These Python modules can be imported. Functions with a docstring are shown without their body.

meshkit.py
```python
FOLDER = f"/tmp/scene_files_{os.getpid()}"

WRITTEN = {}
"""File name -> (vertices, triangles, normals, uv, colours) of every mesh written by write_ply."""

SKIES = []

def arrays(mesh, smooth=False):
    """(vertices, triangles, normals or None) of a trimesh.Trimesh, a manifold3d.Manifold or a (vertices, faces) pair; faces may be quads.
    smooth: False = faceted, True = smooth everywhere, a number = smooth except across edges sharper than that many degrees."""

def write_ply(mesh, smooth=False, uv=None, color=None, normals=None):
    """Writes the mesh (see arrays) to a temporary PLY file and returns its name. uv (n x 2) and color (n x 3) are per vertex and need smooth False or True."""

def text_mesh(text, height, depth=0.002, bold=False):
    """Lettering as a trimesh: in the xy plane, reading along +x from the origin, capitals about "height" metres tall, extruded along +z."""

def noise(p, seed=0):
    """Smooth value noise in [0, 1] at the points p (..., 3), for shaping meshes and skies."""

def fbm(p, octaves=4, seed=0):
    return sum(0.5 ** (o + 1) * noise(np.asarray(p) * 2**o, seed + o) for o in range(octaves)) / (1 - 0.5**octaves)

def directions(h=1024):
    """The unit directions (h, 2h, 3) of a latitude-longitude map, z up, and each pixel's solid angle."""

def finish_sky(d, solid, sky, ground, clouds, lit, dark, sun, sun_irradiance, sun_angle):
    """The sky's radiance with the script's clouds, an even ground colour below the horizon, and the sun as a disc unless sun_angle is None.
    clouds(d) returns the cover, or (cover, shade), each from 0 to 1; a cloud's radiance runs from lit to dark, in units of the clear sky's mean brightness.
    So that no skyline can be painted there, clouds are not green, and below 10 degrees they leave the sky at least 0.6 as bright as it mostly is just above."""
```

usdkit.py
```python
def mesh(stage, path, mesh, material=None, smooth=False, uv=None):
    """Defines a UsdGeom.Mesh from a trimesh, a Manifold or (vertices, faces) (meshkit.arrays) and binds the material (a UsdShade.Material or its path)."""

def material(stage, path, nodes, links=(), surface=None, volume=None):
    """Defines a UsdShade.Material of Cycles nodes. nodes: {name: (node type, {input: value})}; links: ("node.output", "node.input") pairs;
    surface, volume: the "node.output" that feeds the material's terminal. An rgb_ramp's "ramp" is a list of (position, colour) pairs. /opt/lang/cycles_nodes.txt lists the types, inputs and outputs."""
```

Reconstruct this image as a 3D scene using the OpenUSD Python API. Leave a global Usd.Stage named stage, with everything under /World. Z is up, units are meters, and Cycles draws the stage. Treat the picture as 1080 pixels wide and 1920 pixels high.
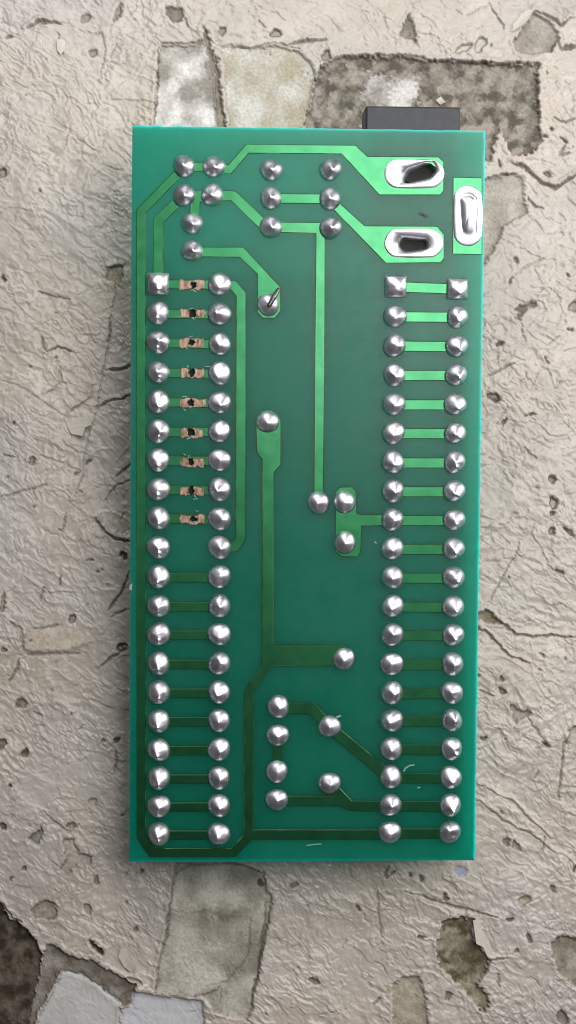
import math
import numpy as np
import trimesh
from shapely.geometry import Polygon, LineString, Point, box as sbox
from shapely.ops import unary_union
from shapely import affinity
from pxr import Usd, UsdGeom, UsdLux, UsdShade, Gf, Sdf, Vt
import usdkit, meshkit

stage = Usd.Stage.CreateInMemory()
UsdGeom.SetStageUpAxis(stage, 'Z')
UsdGeom.SetStageMetersPerUnit(stage, 1.0)
UsdGeom.Xform.Define(stage, '/World')
UsdGeom.Scope.Define(stage, '/World/Looks')
rng = np.random.default_rng(11)
MM = 0.001

# ------------------------------------------------------------------ camera
FPX, DIST, TOP = 3423.6532, 160.0, 12.6          # focal length in photo pixels, distance, height of the board's upper face (mm)
def rodrigues(r):
    r = np.asarray(r, float); a = np.linalg.norm(r); k = r / a
    K = np.array([[0, -k[2], k[1]], [k[2], 0, -k[0]], [-k[1], k[0], 0]])
    return np.eye(3) + math.sin(a) * K + (1 - math.cos(a)) * K @ K
ROT = rodrigues((0.0653, -0.0435, 0.0057))
FLIP = np.array([1, -1, -1.0])
cam = UsdGeom.Camera.Define(stage, '/World/camera')
TILT = 0.100                                     # the far end of the board stands on the jack and lies higher
Q = np.array([[1, 0, 0], [0, math.cos(TILT), -math.sin(TILT)], [0, math.sin(TILT), math.cos(TILT)]])
LIFT = np.array([0, 0, 9.25 - TOP])              # board frame (mm) -> place: Q @ p + shift
def place(p):
    return (np.asarray(p, float) - [0, 0, TOP]) @ Q.T + [0, 0, TOP] + LIFT
eye = place((ROT.T @ np.array([0, 0, -DIST])) * FLIP + [0, 0, TOP])
rt, up, bk = (Q @ ((ROT.T @ np.array(v, float)) * FLIP) for v in ((1, 0, 0), (0, -1, 0), (0, 0, -1)))
M = np.eye(4); M[0, :3], M[1, :3], M[2, :3], M[3, :3] = rt, up, bk, eye * MM
cam.AddTransformOp().Set(Gf.Matrix4d(*M.ravel().tolist()))
cam.CreateHorizontalApertureAttr(36.0); cam.CreateVerticalApertureAttr(64.0)
cam.CreateFocalLengthAttr(36.0 * FPX / 1080)
cam.CreateClippingRangeAttr(Gf.Vec2f(0.01, 50))
cam.CreateFStopAttr(85.0); cam.CreateFocusDistanceAttr(0.163)
cam.CreateExposureAttr(0.0)

def world(u, v, z=0.0):
    """The point (mm) at height z above the board's upper face that the photograph shows at pixel (u, v)."""
    u, v = np.broadcast_arrays(np.asarray(u, float), np.asarray(v, float))
    d = np.stack([(u - 540) / FPX, (v - 960) / FPX, np.ones_like(u)], -1) @ ROT * FLIP
    c = (ROT.T @ np.array([0, 0, -DIST])) * FLIP
    s = (z - c[2]) / d[..., 2]
    P = c + s[..., None] * d
    P[..., 2] += TOP
    return P

def on_ground(u, v):
    """The point (mm) of the ground plane z = 0 that the photograph shows at pixel (u, v)."""
    a, b = place(world(u, v, 0)), eye
    t = b[2] / (b[2] - a[..., 2])
    return b + t[..., None] * (a - b)

# ------------------------------------------------------------------ light
def lamp(name, pos, aim, w, h, power, col):
    l = UsdLux.RectLight.Define(stage, '/World/' + name)
    pos, aim = np.array(pos, float), np.array(aim, float)
    z = (pos - aim) / np.linalg.norm(pos - aim)
    x = np.cross([0, 1, 0], z); x /= np.linalg.norm(x); y = np.cross(z, x)
    m = np.eye(4); m[0, :3], m[1, :3], m[2, :3], m[3, :3] = x, y, z, pos * MM
    l.AddTransformOp().Set(Gf.Matrix4d(*m.ravel().tolist()))
    l.CreateWidthAttr(w * MM); l.CreateHeightAttr(h * MM)
    l.CreateIntensityAttr(power); l.CreateColorAttr(Gf.Vec3f(*col))
lamp('window_light', (66, 46, 200), (60, 42, 0), 118, 122, 7.3, (1.0, 0.98, 0.955))
lamp('side_light', (160, 62, 82), (0, 15, 0), 80, 100, 7.2, (1.0, 0.98, 0.955))
lamp('far_side_light', (-22, 112, 104), (-15, 50, 0), 72, 72, 6.2, (0.99, 0.99, 0.99))
lamp('low_light', (30, -230, 190), (0, 0, 0), 60, 36, 1.8, (1.0, 0.97, 0.95))
dome = UsdLux.DomeLight.Define(stage, '/World/sky')
room = usdkit.material(stage, '/World/Looks/room', {'b': ('background_shader', {'color': (0.95, 0.97, 1.0), 'strength': 0.055})}, surface='b.background')
UsdShade.MaterialBindingAPI.Apply(dome.GetPrim()).Bind(room)

# ------------------------------------------------------------------ helpers
def key(p, **kw):
    for k, v in kw.items():
        p.SetCustomDataByKey(k, v)
used = {}
def numbered(path):
    n = used.get(path, 0); used[path] = n + 1
    return path if n == 0 else f'{path}_{n:03d}'
def put(name, mesh, mat, parent, smooth=False):
    path = numbered(f'{parent.GetPath() if parent else "/World"}/{name}')
    v, f, n = meshkit.arrays(mesh, smooth)
    return raw(path, v * MM, f, n, mat)
def raw(path, v, f, n, mat, **attrs):
    m = UsdGeom.Mesh.Define(stage, path)
    m.CreatePointsAttr(Vt.Vec3fArray.FromNumpy(v.astype(np.float32)))
    m.CreateFaceVertexCountsAttr(Vt.IntArray.FromNumpy(np.full(len(f), 3, np.int32)))
    m.CreateFaceVertexIndicesAttr(Vt.IntArray.FromNumpy(f.astype(np.int32).ravel()))
    m.CreateSubdivisionSchemeAttr('none')
    if n is not None:
        m.CreateNormalsAttr(Vt.Vec3fArray.FromNumpy(n.astype(np.float32))); m.SetNormalsInterpolation('vertex')
    for k, a in attrs.items():
        t = Sdf.ValueTypeNames.Color3fArray if a.ndim == 2 else Sdf.ValueTypeNames.FloatArray
        x = Vt.Vec3fArray.FromNumpy(a.astype(np.float32)) if a.ndim == 2 else Vt.FloatArray.FromNumpy(a.astype(np.float32))
        UsdGeom.PrimvarsAPI(m).CreatePrimvar(k, t, 'vertex').Set(x)
    UsdShade.MaterialBindingAPI.Apply(m.GetPrim()).Bind(mat)
    return m.GetPrim()
def look(name, nodes, links, surface='p.BSDF'):
    return usdkit.material(stage, '/World/Looks/' + name, nodes, links, surface=surface)

# ------------------------------------------------------------------ materials
def ground_look(name, rough, spec, grain, bumpd):
    return look(name, {
        'g': ('geometry', {}),
        'a': ('attribute', {'attribute': 'paint'}),
        'n': ('noise_texture', {'scale': 3500.0, 'detail': 5.0, 'roughness': 0.65}),
        'r': ('rgb_ramp', {'ramp': [(0.0, (1 - grain,) * 3), (0.5, (1,) * 3), (1.0, (1 + grain,) * 3)]}),
        'm': ('mix', {'mix_type': 'multiply', 'fac': 1.0}),
        'n2': ('noise_texture', {'scale': 6000.0, 'detail': 4.0, 'roughness': 0.6}),
        'b': ('bump', {'strength': 1.0, 'distance': bumpd}),
        'n3': ('noise_texture', {'scale': 260.0, 'detail': 3.0}),
        'mr': ('map_range', {'from_min': 0.3, 'from_max': 0.7, 'to_min': rough - 0.12, 'to_max': rough + 0.12}),
        'p': ('principled_bsdf', {'specular_ior_level': spec})},
        [('g.position', 'n.vector'), ('g.position', 'n2.vector'), ('g.position', 'n3.vector'), ('n.fac', 'r.fac'), ('a.color', 'm.color1'), ('r.color', 'm.color2'),
         ('m.color', 'p.base_color'), ('n2.fac', 'b.height'), ('b.normal', 'p.normal'), ('n3.fac', 'mr.value'), ('mr.result', 'p.roughness')])
M_coat = ground_look('plaster_coat_look', 0.36, 0.55, 0.22, 0.00002)
M_bare = ground_look('bare_plaster_look', 0.85, 0.25, 0.55, 0.00006)

M_smooth = ground_look('white_underlayer_look', 0.6, 0.4, 0.10, 0.00001)

M_mask = look('green_mask', {
    'g': ('geometry', {}),
    'map': ('mapping', {'scale': (300.0, 2600.0, 300.0)}),
    'n': ('noise_texture', {'scale': 1.0, 'detail': 3.0}),
    'b': ('bump', {'strength': 0.5, 'distance': 0.000010}),
    'n2': ('noise_texture', {'scale': 110.0, 'detail': 5.0, 'roughness': 0.6}),
    'n3': ('noise_texture', {'scale': 900.0, 'detail': 6.0, 'roughness': 0.7}),
    'add': ('mix_float', {'fac': 0.4}),
    'mr': ('map_range', {'from_min': 0.35, 'from_max': 0.65, 'to_min': 0.26, 'to_max': 0.38}),
    'r': ('rgb_ramp', {'ramp': [(0.25, (0.0002, 0.132, 0.077)), (0.75, (0.0003, 0.158, 0.094))]}),
    'p': ('principled_bsdf', {'specular_ior_level': 0.30, 'subsurface_weight': 1.0, 'subsurface_scale': 1.0, 'subsurface_radius': (0.0002, 0.0012, 0.0010)})},
    [('g.position', 'map.vector'), ('map.vector', 'n.vector'), ('n.fac', 'b.height'), ('b.normal', 'p.normal'), ('g.position', 'n2.vector'), ('n2.fac', 'r.fac'), ('r.color', 'p.base_color'), ('g.position', 'n3.vector'), ('n2.fac', 'add.a'), ('n3.fac', 'add.b'), ('add.result', 'mr.value'), ('mr.result', 'p.roughness')])
M_edge = look('board_edge', {'p': ('principled_bsdf', {'base_color': (0.12, 0.42, 0.30), 'roughness': 0.5})}, [])
M_trace = look('masked_copper', {
    'g': ('geometry', {}),
    'e': ('attribute', {'attribute': 'rim'}),
    'n': ('noise_texture', {'scale': 700.0, 'detail': 4.0}),
    'r': ('rgb_ramp', {'ramp': [(0.3, (0.025, 0.172, 0.070)), (0.7, (0.040, 0.225, 0.092))]}),
    'rr': ('map_range', {'from_min': 0.55, 'from_max': 1.0, 'to_min': 0.0, 'to_max': 0.6, 'clamp': True}),
    'm': ('mix', {'color2': (0.20, 0.30, 0.12)}),
    'b': ('bump', {'strength': 0.6, 'distance': 0.00002}),
    'p': ('principled_bsdf', {'metallic': 0.97, 'roughness': 0.31, 'coat_weight': 0.3, 'coat_roughness': 0.2})},
    [('g.position', 'n.vector'), ('n.fac', 'r.fac'), ('e.fac', 'rr.value'), ('rr.result', 'm.fac'), ('r.color', 'm.color1'), ('m.color', 'p.base_color'), ('n.fac', 'b.height'), ('b.normal', 'p.normal')])
M_solder = look('solder', {
    'g': ('geometry', {}),
    'n': ('noise_texture', {'scale': 700.0, 'detail': 5.0, 'roughness': 0.6}),
    'b': ('bump', {'strength': 0.5, 'distance': 0.000004}),
    'mr': ('map_range', {'from_min': 0.3, 'from_max': 0.7, 'to_min': 0.33, 'to_max': 0.50}),
    'p': ('principled_bsdf', {'base_color': (0.72, 0.70, 0.755), 'metallic': 1.0})},
    [('g.position', 'n.vector'), ('n.fac', 'b.height'), ('b.normal', 'p.normal'), ('n.fac', 'mr.value'), ('mr.result', 'p.roughness')])
M_copper = look('scraped_copper', {
    'g': ('geometry', {}),
    'map': ('mapping', {'scale': (5000.0, 1400.0, 2000.0)}),
    'n': ('noise_texture', {'scale': 1.0, 'detail': 4.0}),
    'r': ('rgb_ramp', {'ramp': [(0.3, (0.12, 0.075, 0.05)), (0.52, (0.36, 0.22, 0.16)), (0.72, (0.52, 0.40, 0.33))]}),
    'b': ('bump', {'strength': 0.8, 'distance': 0.00004}),
    'p': ('principled_bsdf', {'metallic': 0.5, 'roughness': 0.5})},
    [('g.position', 'map.vector'), ('map.vector', 'n.vector'), ('n.fac', 'r.fac'), ('r.color', 'p.base_color'), ('n.fac', 'b.height'), ('b.normal', 'p.normal')])
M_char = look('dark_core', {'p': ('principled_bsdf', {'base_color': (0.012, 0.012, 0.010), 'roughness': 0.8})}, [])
M_flux = look('flux_residue', {'p': ('principled_bsdf', {'base_color': (0.22, 0.36, 0.29), 'roughness': 0.4})}, [])
M_lead = look('cut_lead', {'p': ('principled_bsdf', {'base_color': (0.22, 0.20, 0.20), 'metallic': 1.0, 'roughness': 0.35})}, [])
M_black = look('black_plastic', {
    'g': ('geometry', {}),
    'n': ('noise_texture', {'scale': 1200.0, 'detail': 5.0, 'roughness': 0.7}),
    'r': ('rgb_ramp', {'ramp': [(0.3, (0.015, 0.015, 0.021)), (0.75, (0.036, 0.036, 0.048))]}),
    'b': ('bump', {'strength': 0.5, 'distance': 0.00003}),
    'p': ('principled_bsdf', {'roughness': 0.5})},
    [('g.position', 'n.vector'), ('n.fac', 'r.fac'), ('r.color', 'p.base_color'), ('n.fac', 'b.height'), ('b.normal', 'p.normal')])

# ------------------------------------------------------------------ the ground: one coat of old paint over plaster, modelled as relief
def axis(lo, hi, step, far):
    out, x, s = [], hi, step
    while x < far:
        s *= 1.12; x += s; out.append(x)
    a = np.arange(lo, hi + 1e-6, step)
    return np.concatenate([lo - (np.array(out[::-1]) - hi), a, out])
US, VS = axis(-60, 1140, 1.8, 2700), axis(-60, 1980, 1.8, 3500)
UU, VV = np.meshgrid(US, VS)
H = np.zeros_like(UU)                     # height in mm
COL = np.zeros(UU.shape + (3,))
REG = np.zeros(UU.shape, int)             # 0 coat, k = bare patch k
def nz(sx, sy=None, seed=0, oct=1, ang=0.0, U=None, V=None):
    U = UU if U is None else U; V = VV if V is None else V
    c, s = math.cos(ang), math.sin(ang)
    p = np.stack([(c * U + s * V) / sx, (-s * U + c * V) / (sy or sx), np.full(U.shape, seed * 7.31)], -1)
    return meshkit.fbm(p, oct, seed) if oct > 1 else meshkit.noise(p, seed)
def sstep(a, b, x):
    t = np.clip((x - a) / (b - a), 0, 1); return t * t * (3 - 2 * t)
W1, W2 = nz(45, seed=1, oct=3) - .5, nz(45, seed=2, oct=3) - .5
Uw, Vw = UU + 60 * W1, VV + 60 * W2
fine1, fine2 = nz(5, seed=3, oct=2) - .5, nz(5, seed=4, oct=2) - .5
med = nz(26, seed=5, oct=3)
big = nz(170, seed=6, oct=3)
# wrinkles in the paint film: ridges that run aslant, where a patchy mask lets them
def ridge(sx, sy, seed, ang):
    n = nz(sx, sy, seed, 2, ang, Uw, Vw)
    return 1 - np.abs(2 * n - 1) * 2.2
mask1 = sstep(.46, .62, nz(120, seed=9, oct=2)); mask2 = sstep(.45, .62, nz(100, seed=10, oct=2)); mask3 = sstep(.5, .62, nz(60, seed=14, oct=2))
right = sstep(850, 950, UU) * sstep(420, 800, VV)
r1, r2, r3 = ridge(60, 13, 11, -0.85), ridge(70, 15, 12, 0.55), ridge(24, 7, 13, 0.9)
H += 0.50 * (big - .5) + 0.20 * (med - .5) + 0.028 * (fine1)
H += 0.085 * mask1 * np.clip(r1, 0, 1) ** 1.5 + 0.085 * np.clip(mask2 + .5 * right, 0, 1) * np.clip(r2, 0, 1) ** 1.5 + 0.06 * mask3 * np.clip(r3, 0, 1) ** 1.5 + 0.05 * (nz(16, 9, 19, 3, .7, Uw, Vw) - .5)
r4, r5 = ridge(30, 8, 23, -.35), ridge(34, 9, 24, 1.3)
H += 0.038 * np.clip(r4, 0, 1) ** 1.3 * sstep(.4, .6, nz(70, seed=25, oct=2)) + 0.038 * np.clip(r5, 0, 1) ** 1.3 * sstep(.42, .6, nz(80, seed=26, oct=2)) + 0.03 * (nz(8, seed=27, oct=3) - .5)
H += 0.05 * right * (nz(9, 5, 15, 2, .5, Uw, Vw) - .5)
for sd_, sc_, lo_ in ((61, 70, .53), (62, 48, .55), (63, 110, .5)):      # thin layers of the coat that end in ragged edges
    nn_ = nz(sc_, sc_ * .7, sd_, 5, .5, UU + 14 * W2, VV + 14 * W1)
    H += 0.042 * sstep(lo_ - .009, lo_ + .009, nn_) + 0.034 * np.exp(-((nn_ - lo_ - .012) / .012) ** 2) * sstep(.45, .6, nz(40, seed=sd_ + 5, oct=2))
tone = nz(90, seed=16, oct=3); tone2 = nz(140, seed=17, oct=2)
base = np.array([0.446, 0.400, 0.356])
COL[:] = base * (1 + 0.22 * (tone - .5))[..., None]
COL[..., 0] *= 1 + 0.10 * (tone2 - .5); COL[..., 2] *= 1 - 0.14 * (tone2 - .5)
COL *= (1 + 0.18 * (med - .5))[..., None]
COL *= (1 + 0.25 * right * (nz(11, seed=18, oct=2) - .5))[..., None]

def win(u0, v0, u1, v1):
    return slice(*np.searchsorted(VS, (v0, v1))), slice(*np.searchsorted(US, (u0, u1)))
def segdist(P, U, V):
    d, side = np.full(U.shape, 1e9), np.zeros(U.shape)
    tt = np.zeros(U.shape); n = len(P) - 1
    for i in range(n):
        (ax, ay), (bx, by) = P[i], P[i + 1]
        L = (bx - ax) ** 2 + (by - ay) ** 2 + 1e-9
        t = np.clip(((U - ax) * (bx - ax) + (V - ay) * (by - ay)) / L, 0, 1)
        q = np.hypot(U - ax - t * (bx - ax), V - ay - t * (by - ay))
        s = q < d
        d = np.where(s, q, d); tt = np.where(s, (i + t) / n, tt)
    return d, tt
def inside(P, U, V):
    r = np.zeros(U.shape, bool)
    for (ax, ay), (bx, by) in zip(P, np.roll(P, -1, 0)):
        c = (ay > V) != (by > V)
        with np.errstate(divide='ignore', invalid='ignore'):
            r ^= c & (U < (bx - ax) * (V - ay) / (by - ay) + ax)
    return r
DIRT = np.array([0.085, 0.070, 0.055])
def crack(P, w=3.0, depth=0.22, dark=0.9, wob=7.0, lip=0.0, gaps=0.0):
    P = np.array(P, float); m = 14 + w
    w_ = win(P[:, 0].min() - m, P[:, 1].min() - m, P[:, 0].max() + m, P[:, 1].max() + m)
    w, dark, wob, depth = w * .66, dark * .68, wob * 1.5, depth * .8
    U, V = UU[w_] + wob * .5 * fine1[w_] + wob * 1.6 * W1[w_], VV[w_] + wob * .5 * fine2[w_] + wob * 1.6 * W2[w_]
    d, t = segdist(P, U, V)
    ww = w * (0.45 + 0.9 * nz(16, seed=21, U=UU[w_], V=VV[w_])) * np.clip(4.5 * t * (1 - t) + .25, 0, 1)
    if gaps:
        ww = ww * sstep(gaps - .08, gaps + .08, nz(14, seed=22, U=UU[w_], V=VV[w_]))
    k = 1 - sstep(.35, 1.0, d / np.maximum(ww, .05))
    H[w_] -= depth * k
    if lip:
        side = np.sign((V - np.interp(U, *P[np.argsort(P[:, 0])].T)))
        H[w_] += lip * np.exp(-((d - w * 1.4) / 4.0) ** 2) * (side < 0)
    COL[w_] = COL[w_] * (1 - dark * k[..., None]) + DIRT * (dark * k)[..., None]
NPATCH, PATCH = 0, []
def patch(P, c1, c2, depth=0.3, wob=9.0, scale=16.0, rim=0.6, contrast=1.0, lip=0.07, soft=3.0, grain=0.06, seed=31, name='bare_patch', region=True):
    """A place where the coat has come off: a sunken floor of another colour inside a ragged edge."""
    global NPATCH
    P = np.array(P, float); m = 26
    w_ = win(P[:, 0].min() - m, P[:, 1].min() - m, P[:, 0].max() + m, P[:, 1].max() + m)
    U, V = UU[w_] + wob * fine1[w_] + wob * W1[w_], VV[w_] + wob * fine2[w_] + wob * W2[w_]
    d, _ = segdist(np.vstack([P, P[:1]]), U, V)
    sd = np.where(inside(P, U, V), -d, d)
    k = 1 - sstep(-soft, 0.6, sd)
    a = np.clip(.5 + contrast * 2.0 * (meshkit.fbm(np.stack([U / scale, V / scale, np.full(U.shape, seed)], -1), 4, seed) - .5), 0, 1)[..., None]
    c = np.array(c1) * (1 - a) + np.array(c2) * a
    e = np.exp(-(sd / 3.0) ** 2) * (sd < 1.5) * rim * (0.4 + nz(20, seed=33, U=UU[w_], V=VV[w_]))
    c = c * (1 - np.clip(e, 0, .9))[..., None] + DIRT * np.clip(e, 0, .9)[..., None]
    H[w_] = H[w_] * (1 - .6 * k) - depth * k + grain * k * (nz(7, seed=34, oct=2, U=UU[w_], V=VV[w_]) - .5)
    H[w_] += lip * np.exp(-((sd - 5) / 4.0) ** 2) * (sd > 0)
    COL[w_] = COL[w_] * (1 - k[..., None]) + c * k[..., None]
    if region:
        NPATCH += 1; PATCH.append(name)
        R = REG[w_]; R[sd < 0] = NPATCH; REG[w_] = R
def spot(x, y, rx, ry=None, ang=0.0, c1=(.16, .14, .11), c2=(.27, .24, .2), depth=0.18, **kw):
    a = np.linspace(0, 2 * np.pi, 11)[:-1]; ry = ry or rx
    j = 1 + .22 * np.sin(2.1 * a + x) + .12 * np.cos(3 * a + y)
    px, py = rx * j * np.cos(a), ry * j * np.sin(a)
    P = np.stack([x + px * math.cos(ang) - py * math.sin(ang), y + px * math.sin(ang) + py * math.cos(ang)], 1)
    patch(P, c1, c2, depth, wob=kw.pop('wob', 7.0), region=rx >= 14, soft=kw.pop('soft', 2.0), lip=kw.pop('lip', 0.03), **kw)
GREY1, GREY2 = (.15, .135, .11), (.33, .30, .26)

# the old torn strips along the top edge of the board
patch([(300, 82), (345, 84), (383, 76), (395, 110), (404, 150), (405, 200), (410, 300), (288, 300), (290, 180), (297, 110)], (.30, .275, .245), (.76, .725, .70), .22, scale=44, contrast=1.5, seed=41, name='white_patch')
patch([(383, 76), (378, 45), (388, 60), (408, 125), (432, 300), (410, 300), (405, 200), (402, 140)], (.24, .20, .15), (.36, .31, .25), .32, scale=12, rim=.8, seed=42)
patch([(415, 90), (432, 82), (470, 92), (515, 84), (560, 96), (583, 118), (590, 150), (582, 180), (570, 300), (434, 300), (424, 170)], (.40, .355, .275), (.58, .555, .515), .14, scale=42, contrast=1.2, rim=.35, seed=43, name='cream_patch')
patch([(628, 108), (645, 104), (700, 103), (760, 108), (830, 112), (930, 117), (1010, 118), (1008, 180), (1008, 235), (1018, 262), (1000, 285), (960, 292), (945, 258), (935, 240), (920, 300), (570, 300), (574, 232), (585, 180), (592, 150), (605, 122)],
      (.10, .088, .07), (.32, .285, .245), .42, wob=14, scale=15, contrast=1.4, rim=.9, seed=44)
patch([(680, 150), (690, 128), (735, 130), (792, 128), (795, 160), (785, 200), (680, 300), (662, 300)], (.24, .215, .185), (.60, .575, .56), .04, wob=26, scale=34, contrast=1.5, rim=0, lip=0, soft=16, seed=45, name='white_patch')
crack([(300, 82), (340, 80), (382, 74)], 4, .2); crack([(298, 85), (296, 150), (289, 235)], 3.2, .25)
crack([(430, 88), (470, 92), (515, 78), (560, 92)], 4, .2, .7); crack([(205, 187), (245, 188), (288, 193)], 2.5, .15, .7)
crack([(628, 104), (720, 103), (800, 110), (900, 117), (1010, 118)], 5, .2); crack([(1010, 120), (1008, 180), (1008, 230)], 4, .25)
# small chips at the top
spot(327, 26, 15, 17); crack([(50, 51), (75, 37), (92, 42), (117, 44)], 6, .25, lip=.1); spot(76, 41, 10, 4)
spot(160, 33, 11, 8); spot(222, 24, 5, 24, .3); spot(174, 97, 11, 7); spot(416, 58, 7, 12); spot(517, 62, 9); spot(16, 68, 9, 4); spot(4, 325, 12, 8)
crack([(345, 33), (352, 50)], 4); crack([(485, 35), (500, 50)], 3); crack([(150, 55), (190, 62), (198, 90), (188, 140)], 3, .15, .5); crack([(120, 90), (110, 60), (118, 110)], 3, .12, .5)
crack([(540, 82), (565, 76), (612, 74)], 5, .3, lip=.1)
patch([(750, 62), (768, 24), (779, 55), (783, 86), (771, 76), (748, 68)], GREY1, GREY2, .3, seed=46)
patch([(962, 76), (982, 50), (1003, 22), (1030, 40), (1045, 60), (1042, 85), (1030, 97), (1000, 102), (972, 96)], (.24, .215, .18), (.40, .37, .32), .35, scale=24, seed=47)
crack([(1003, 20), (1040, 36), (1050, 48), (1068, 35)], 6, .35, lip=.12); crack([(1030, 97), (1044, 72), (1050, 92), (1080, 80)], 5, .3)
crack([(918, 5), (935, 35), (942, 52)], 4, .2); crack([(870, 30), (890, 20), (918, 10)], 3, .1, .4)
spot(902, 82, 12, 14, c1=(.4, .37, .32), c2=(.48, .44, .39), depth=.2); spot(870, 90, 7, 18, 1.0, c1=(.38, .35, .3), c2=(.46, .42, .37)); spot(612, 105, 9, 12); spot(1066, 88, 14, 6)
# right side, upper
crack([(955, 303), (985, 312), (1012, 338), (1045, 350), (1080, 328)], 7, .4, .95, lip=.14)
patch([(905, 336), (950, 325), (982, 332), (981, 368), (990, 398), (945, 425), (925, 470), (905, 500)], (.34, .31, .265), (.47, .435, .38), .25, scale=26, rim=.3, seed=48)
crack([(905, 337), (935, 327), (972, 326)], 4, .3); crack([(985, 368), (1000, 385), (1020, 390)], 5, .3); crack([(1036, 216), (1060, 228), (1080, 222)], 5, .3); crack([(1060, 270), (1050, 290), (1072, 285)], 5, .2)
for x, y, r, r2, a in ((935, 305, 10, 3, 1.2), (1028, 325, 10, 4, .6), (1035, 240, 7, 3, .3), (1022, 255, 6, 3, .4), (985, 285, 10, 4, 1), (1058, 262, 9, 4, .8)):
    spot(x, y, r, r2, a, depth=.25, c1=(.1, .085, .06), c2=(.22, .19, .15))
# right side, middle
patch([(962, 579), (975, 572), (990, 568), (1000, 562), (1007, 564), (1006, 573), (992, 579), (984, 585), (976, 600), (966, 598), (972, 587)], GREY1, (.36, .33, .29), .2, seed=49)
for x, y, r, r2, a in ((967, 488, 4, 6, 0), (936, 645, 9, 5, -.4), (1077, 575, 9, 13, 0), (925, 745, 12, 9, .4), (995, 777, 11, 3, -.1), (1035, 900, 9, 7, 0), (1037, 943, 8, 14, .1), (958, 525, 3, 9, .2), (1070, 618, 7, 4, .3), (945, 792, 4, 8, .3), (1066, 515, 6, 3, .5)):
    spot(x, y, r, r2, a, c1=(.13, .11, .08), c2=(.27, .235, .19))
crack([(962, 515), (995, 498), (1025, 480)], 3, .12, .5); crack([(910, 708), (940, 694), (968, 680)], 4, .2, .85); crack([(982, 835), (992, 852), (1010, 862)], 4, .2, .7); crack([(1023, 668), (1028, 678), (1035, 682)], 5, .3)
crack([(1005, 660), (1022, 652), (1050, 632)], 3, .15, .7, gaps=.35); crack([(978, 605), (982, 628), (990, 645)], 3, .15, .7); crack([(995, 730), (1010, 700)], 3, .1, .6); crack([(1005, 543), (1030, 540), (1050, 560), (1055, 590), (1040, 625)], 2.5, .1, .45)
crack([(1040, 727), (1055, 710)], 3, .1, .7); crack([(930, 800), (950, 765), (962, 775)], 2.5, .1, .5)
# right side, lower
patch([(895, 1150), (910, 1142), (922, 1147), (930, 1157), (941, 1168), (925, 1168), (905, 1165), (895, 1160)], (.16, .13, .09), (.30, .25, .18), .35, seed=50)
crack([(930, 1158), (950, 1175), (968, 1190), (1000, 1197), (1050, 1192), (1080, 1200)], 4, .3, .85, lip=.1); crack([(895, 1178), (915, 1187), (940, 1212), (962, 1235), (990, 1243)], 4, .28, .7, lip=.12)
patch([(953, 1318), (965, 1322), (978, 1332), (990, 1328), (998, 1337), (986, 1346), (972, 1348), (968, 1360), (958, 1350), (960, 1335)], (.25, .22, .18), (.38, .345, .30), .25, seed=51)
for x, y, r, r2, a in ((907, 1384, 8, 5, 0), (1018, 1228, 6, 4, .4), (942, 1274, 5, 6, 0), (1050, 1072, 9, 4, .5), (1035, 995, 8, 7, 0), (1068, 997, 14, 5, .6), (1034, 963, 6, 4, 0), (1025, 1396, 8, 4, .5), (942, 1295, 9, 5, .1), (1012, 1256, 4, 3, 0)):
    spot(x, y, r, r2, a, c1=(.14, .12, .09), c2=(.28, .25, .20))
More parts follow.
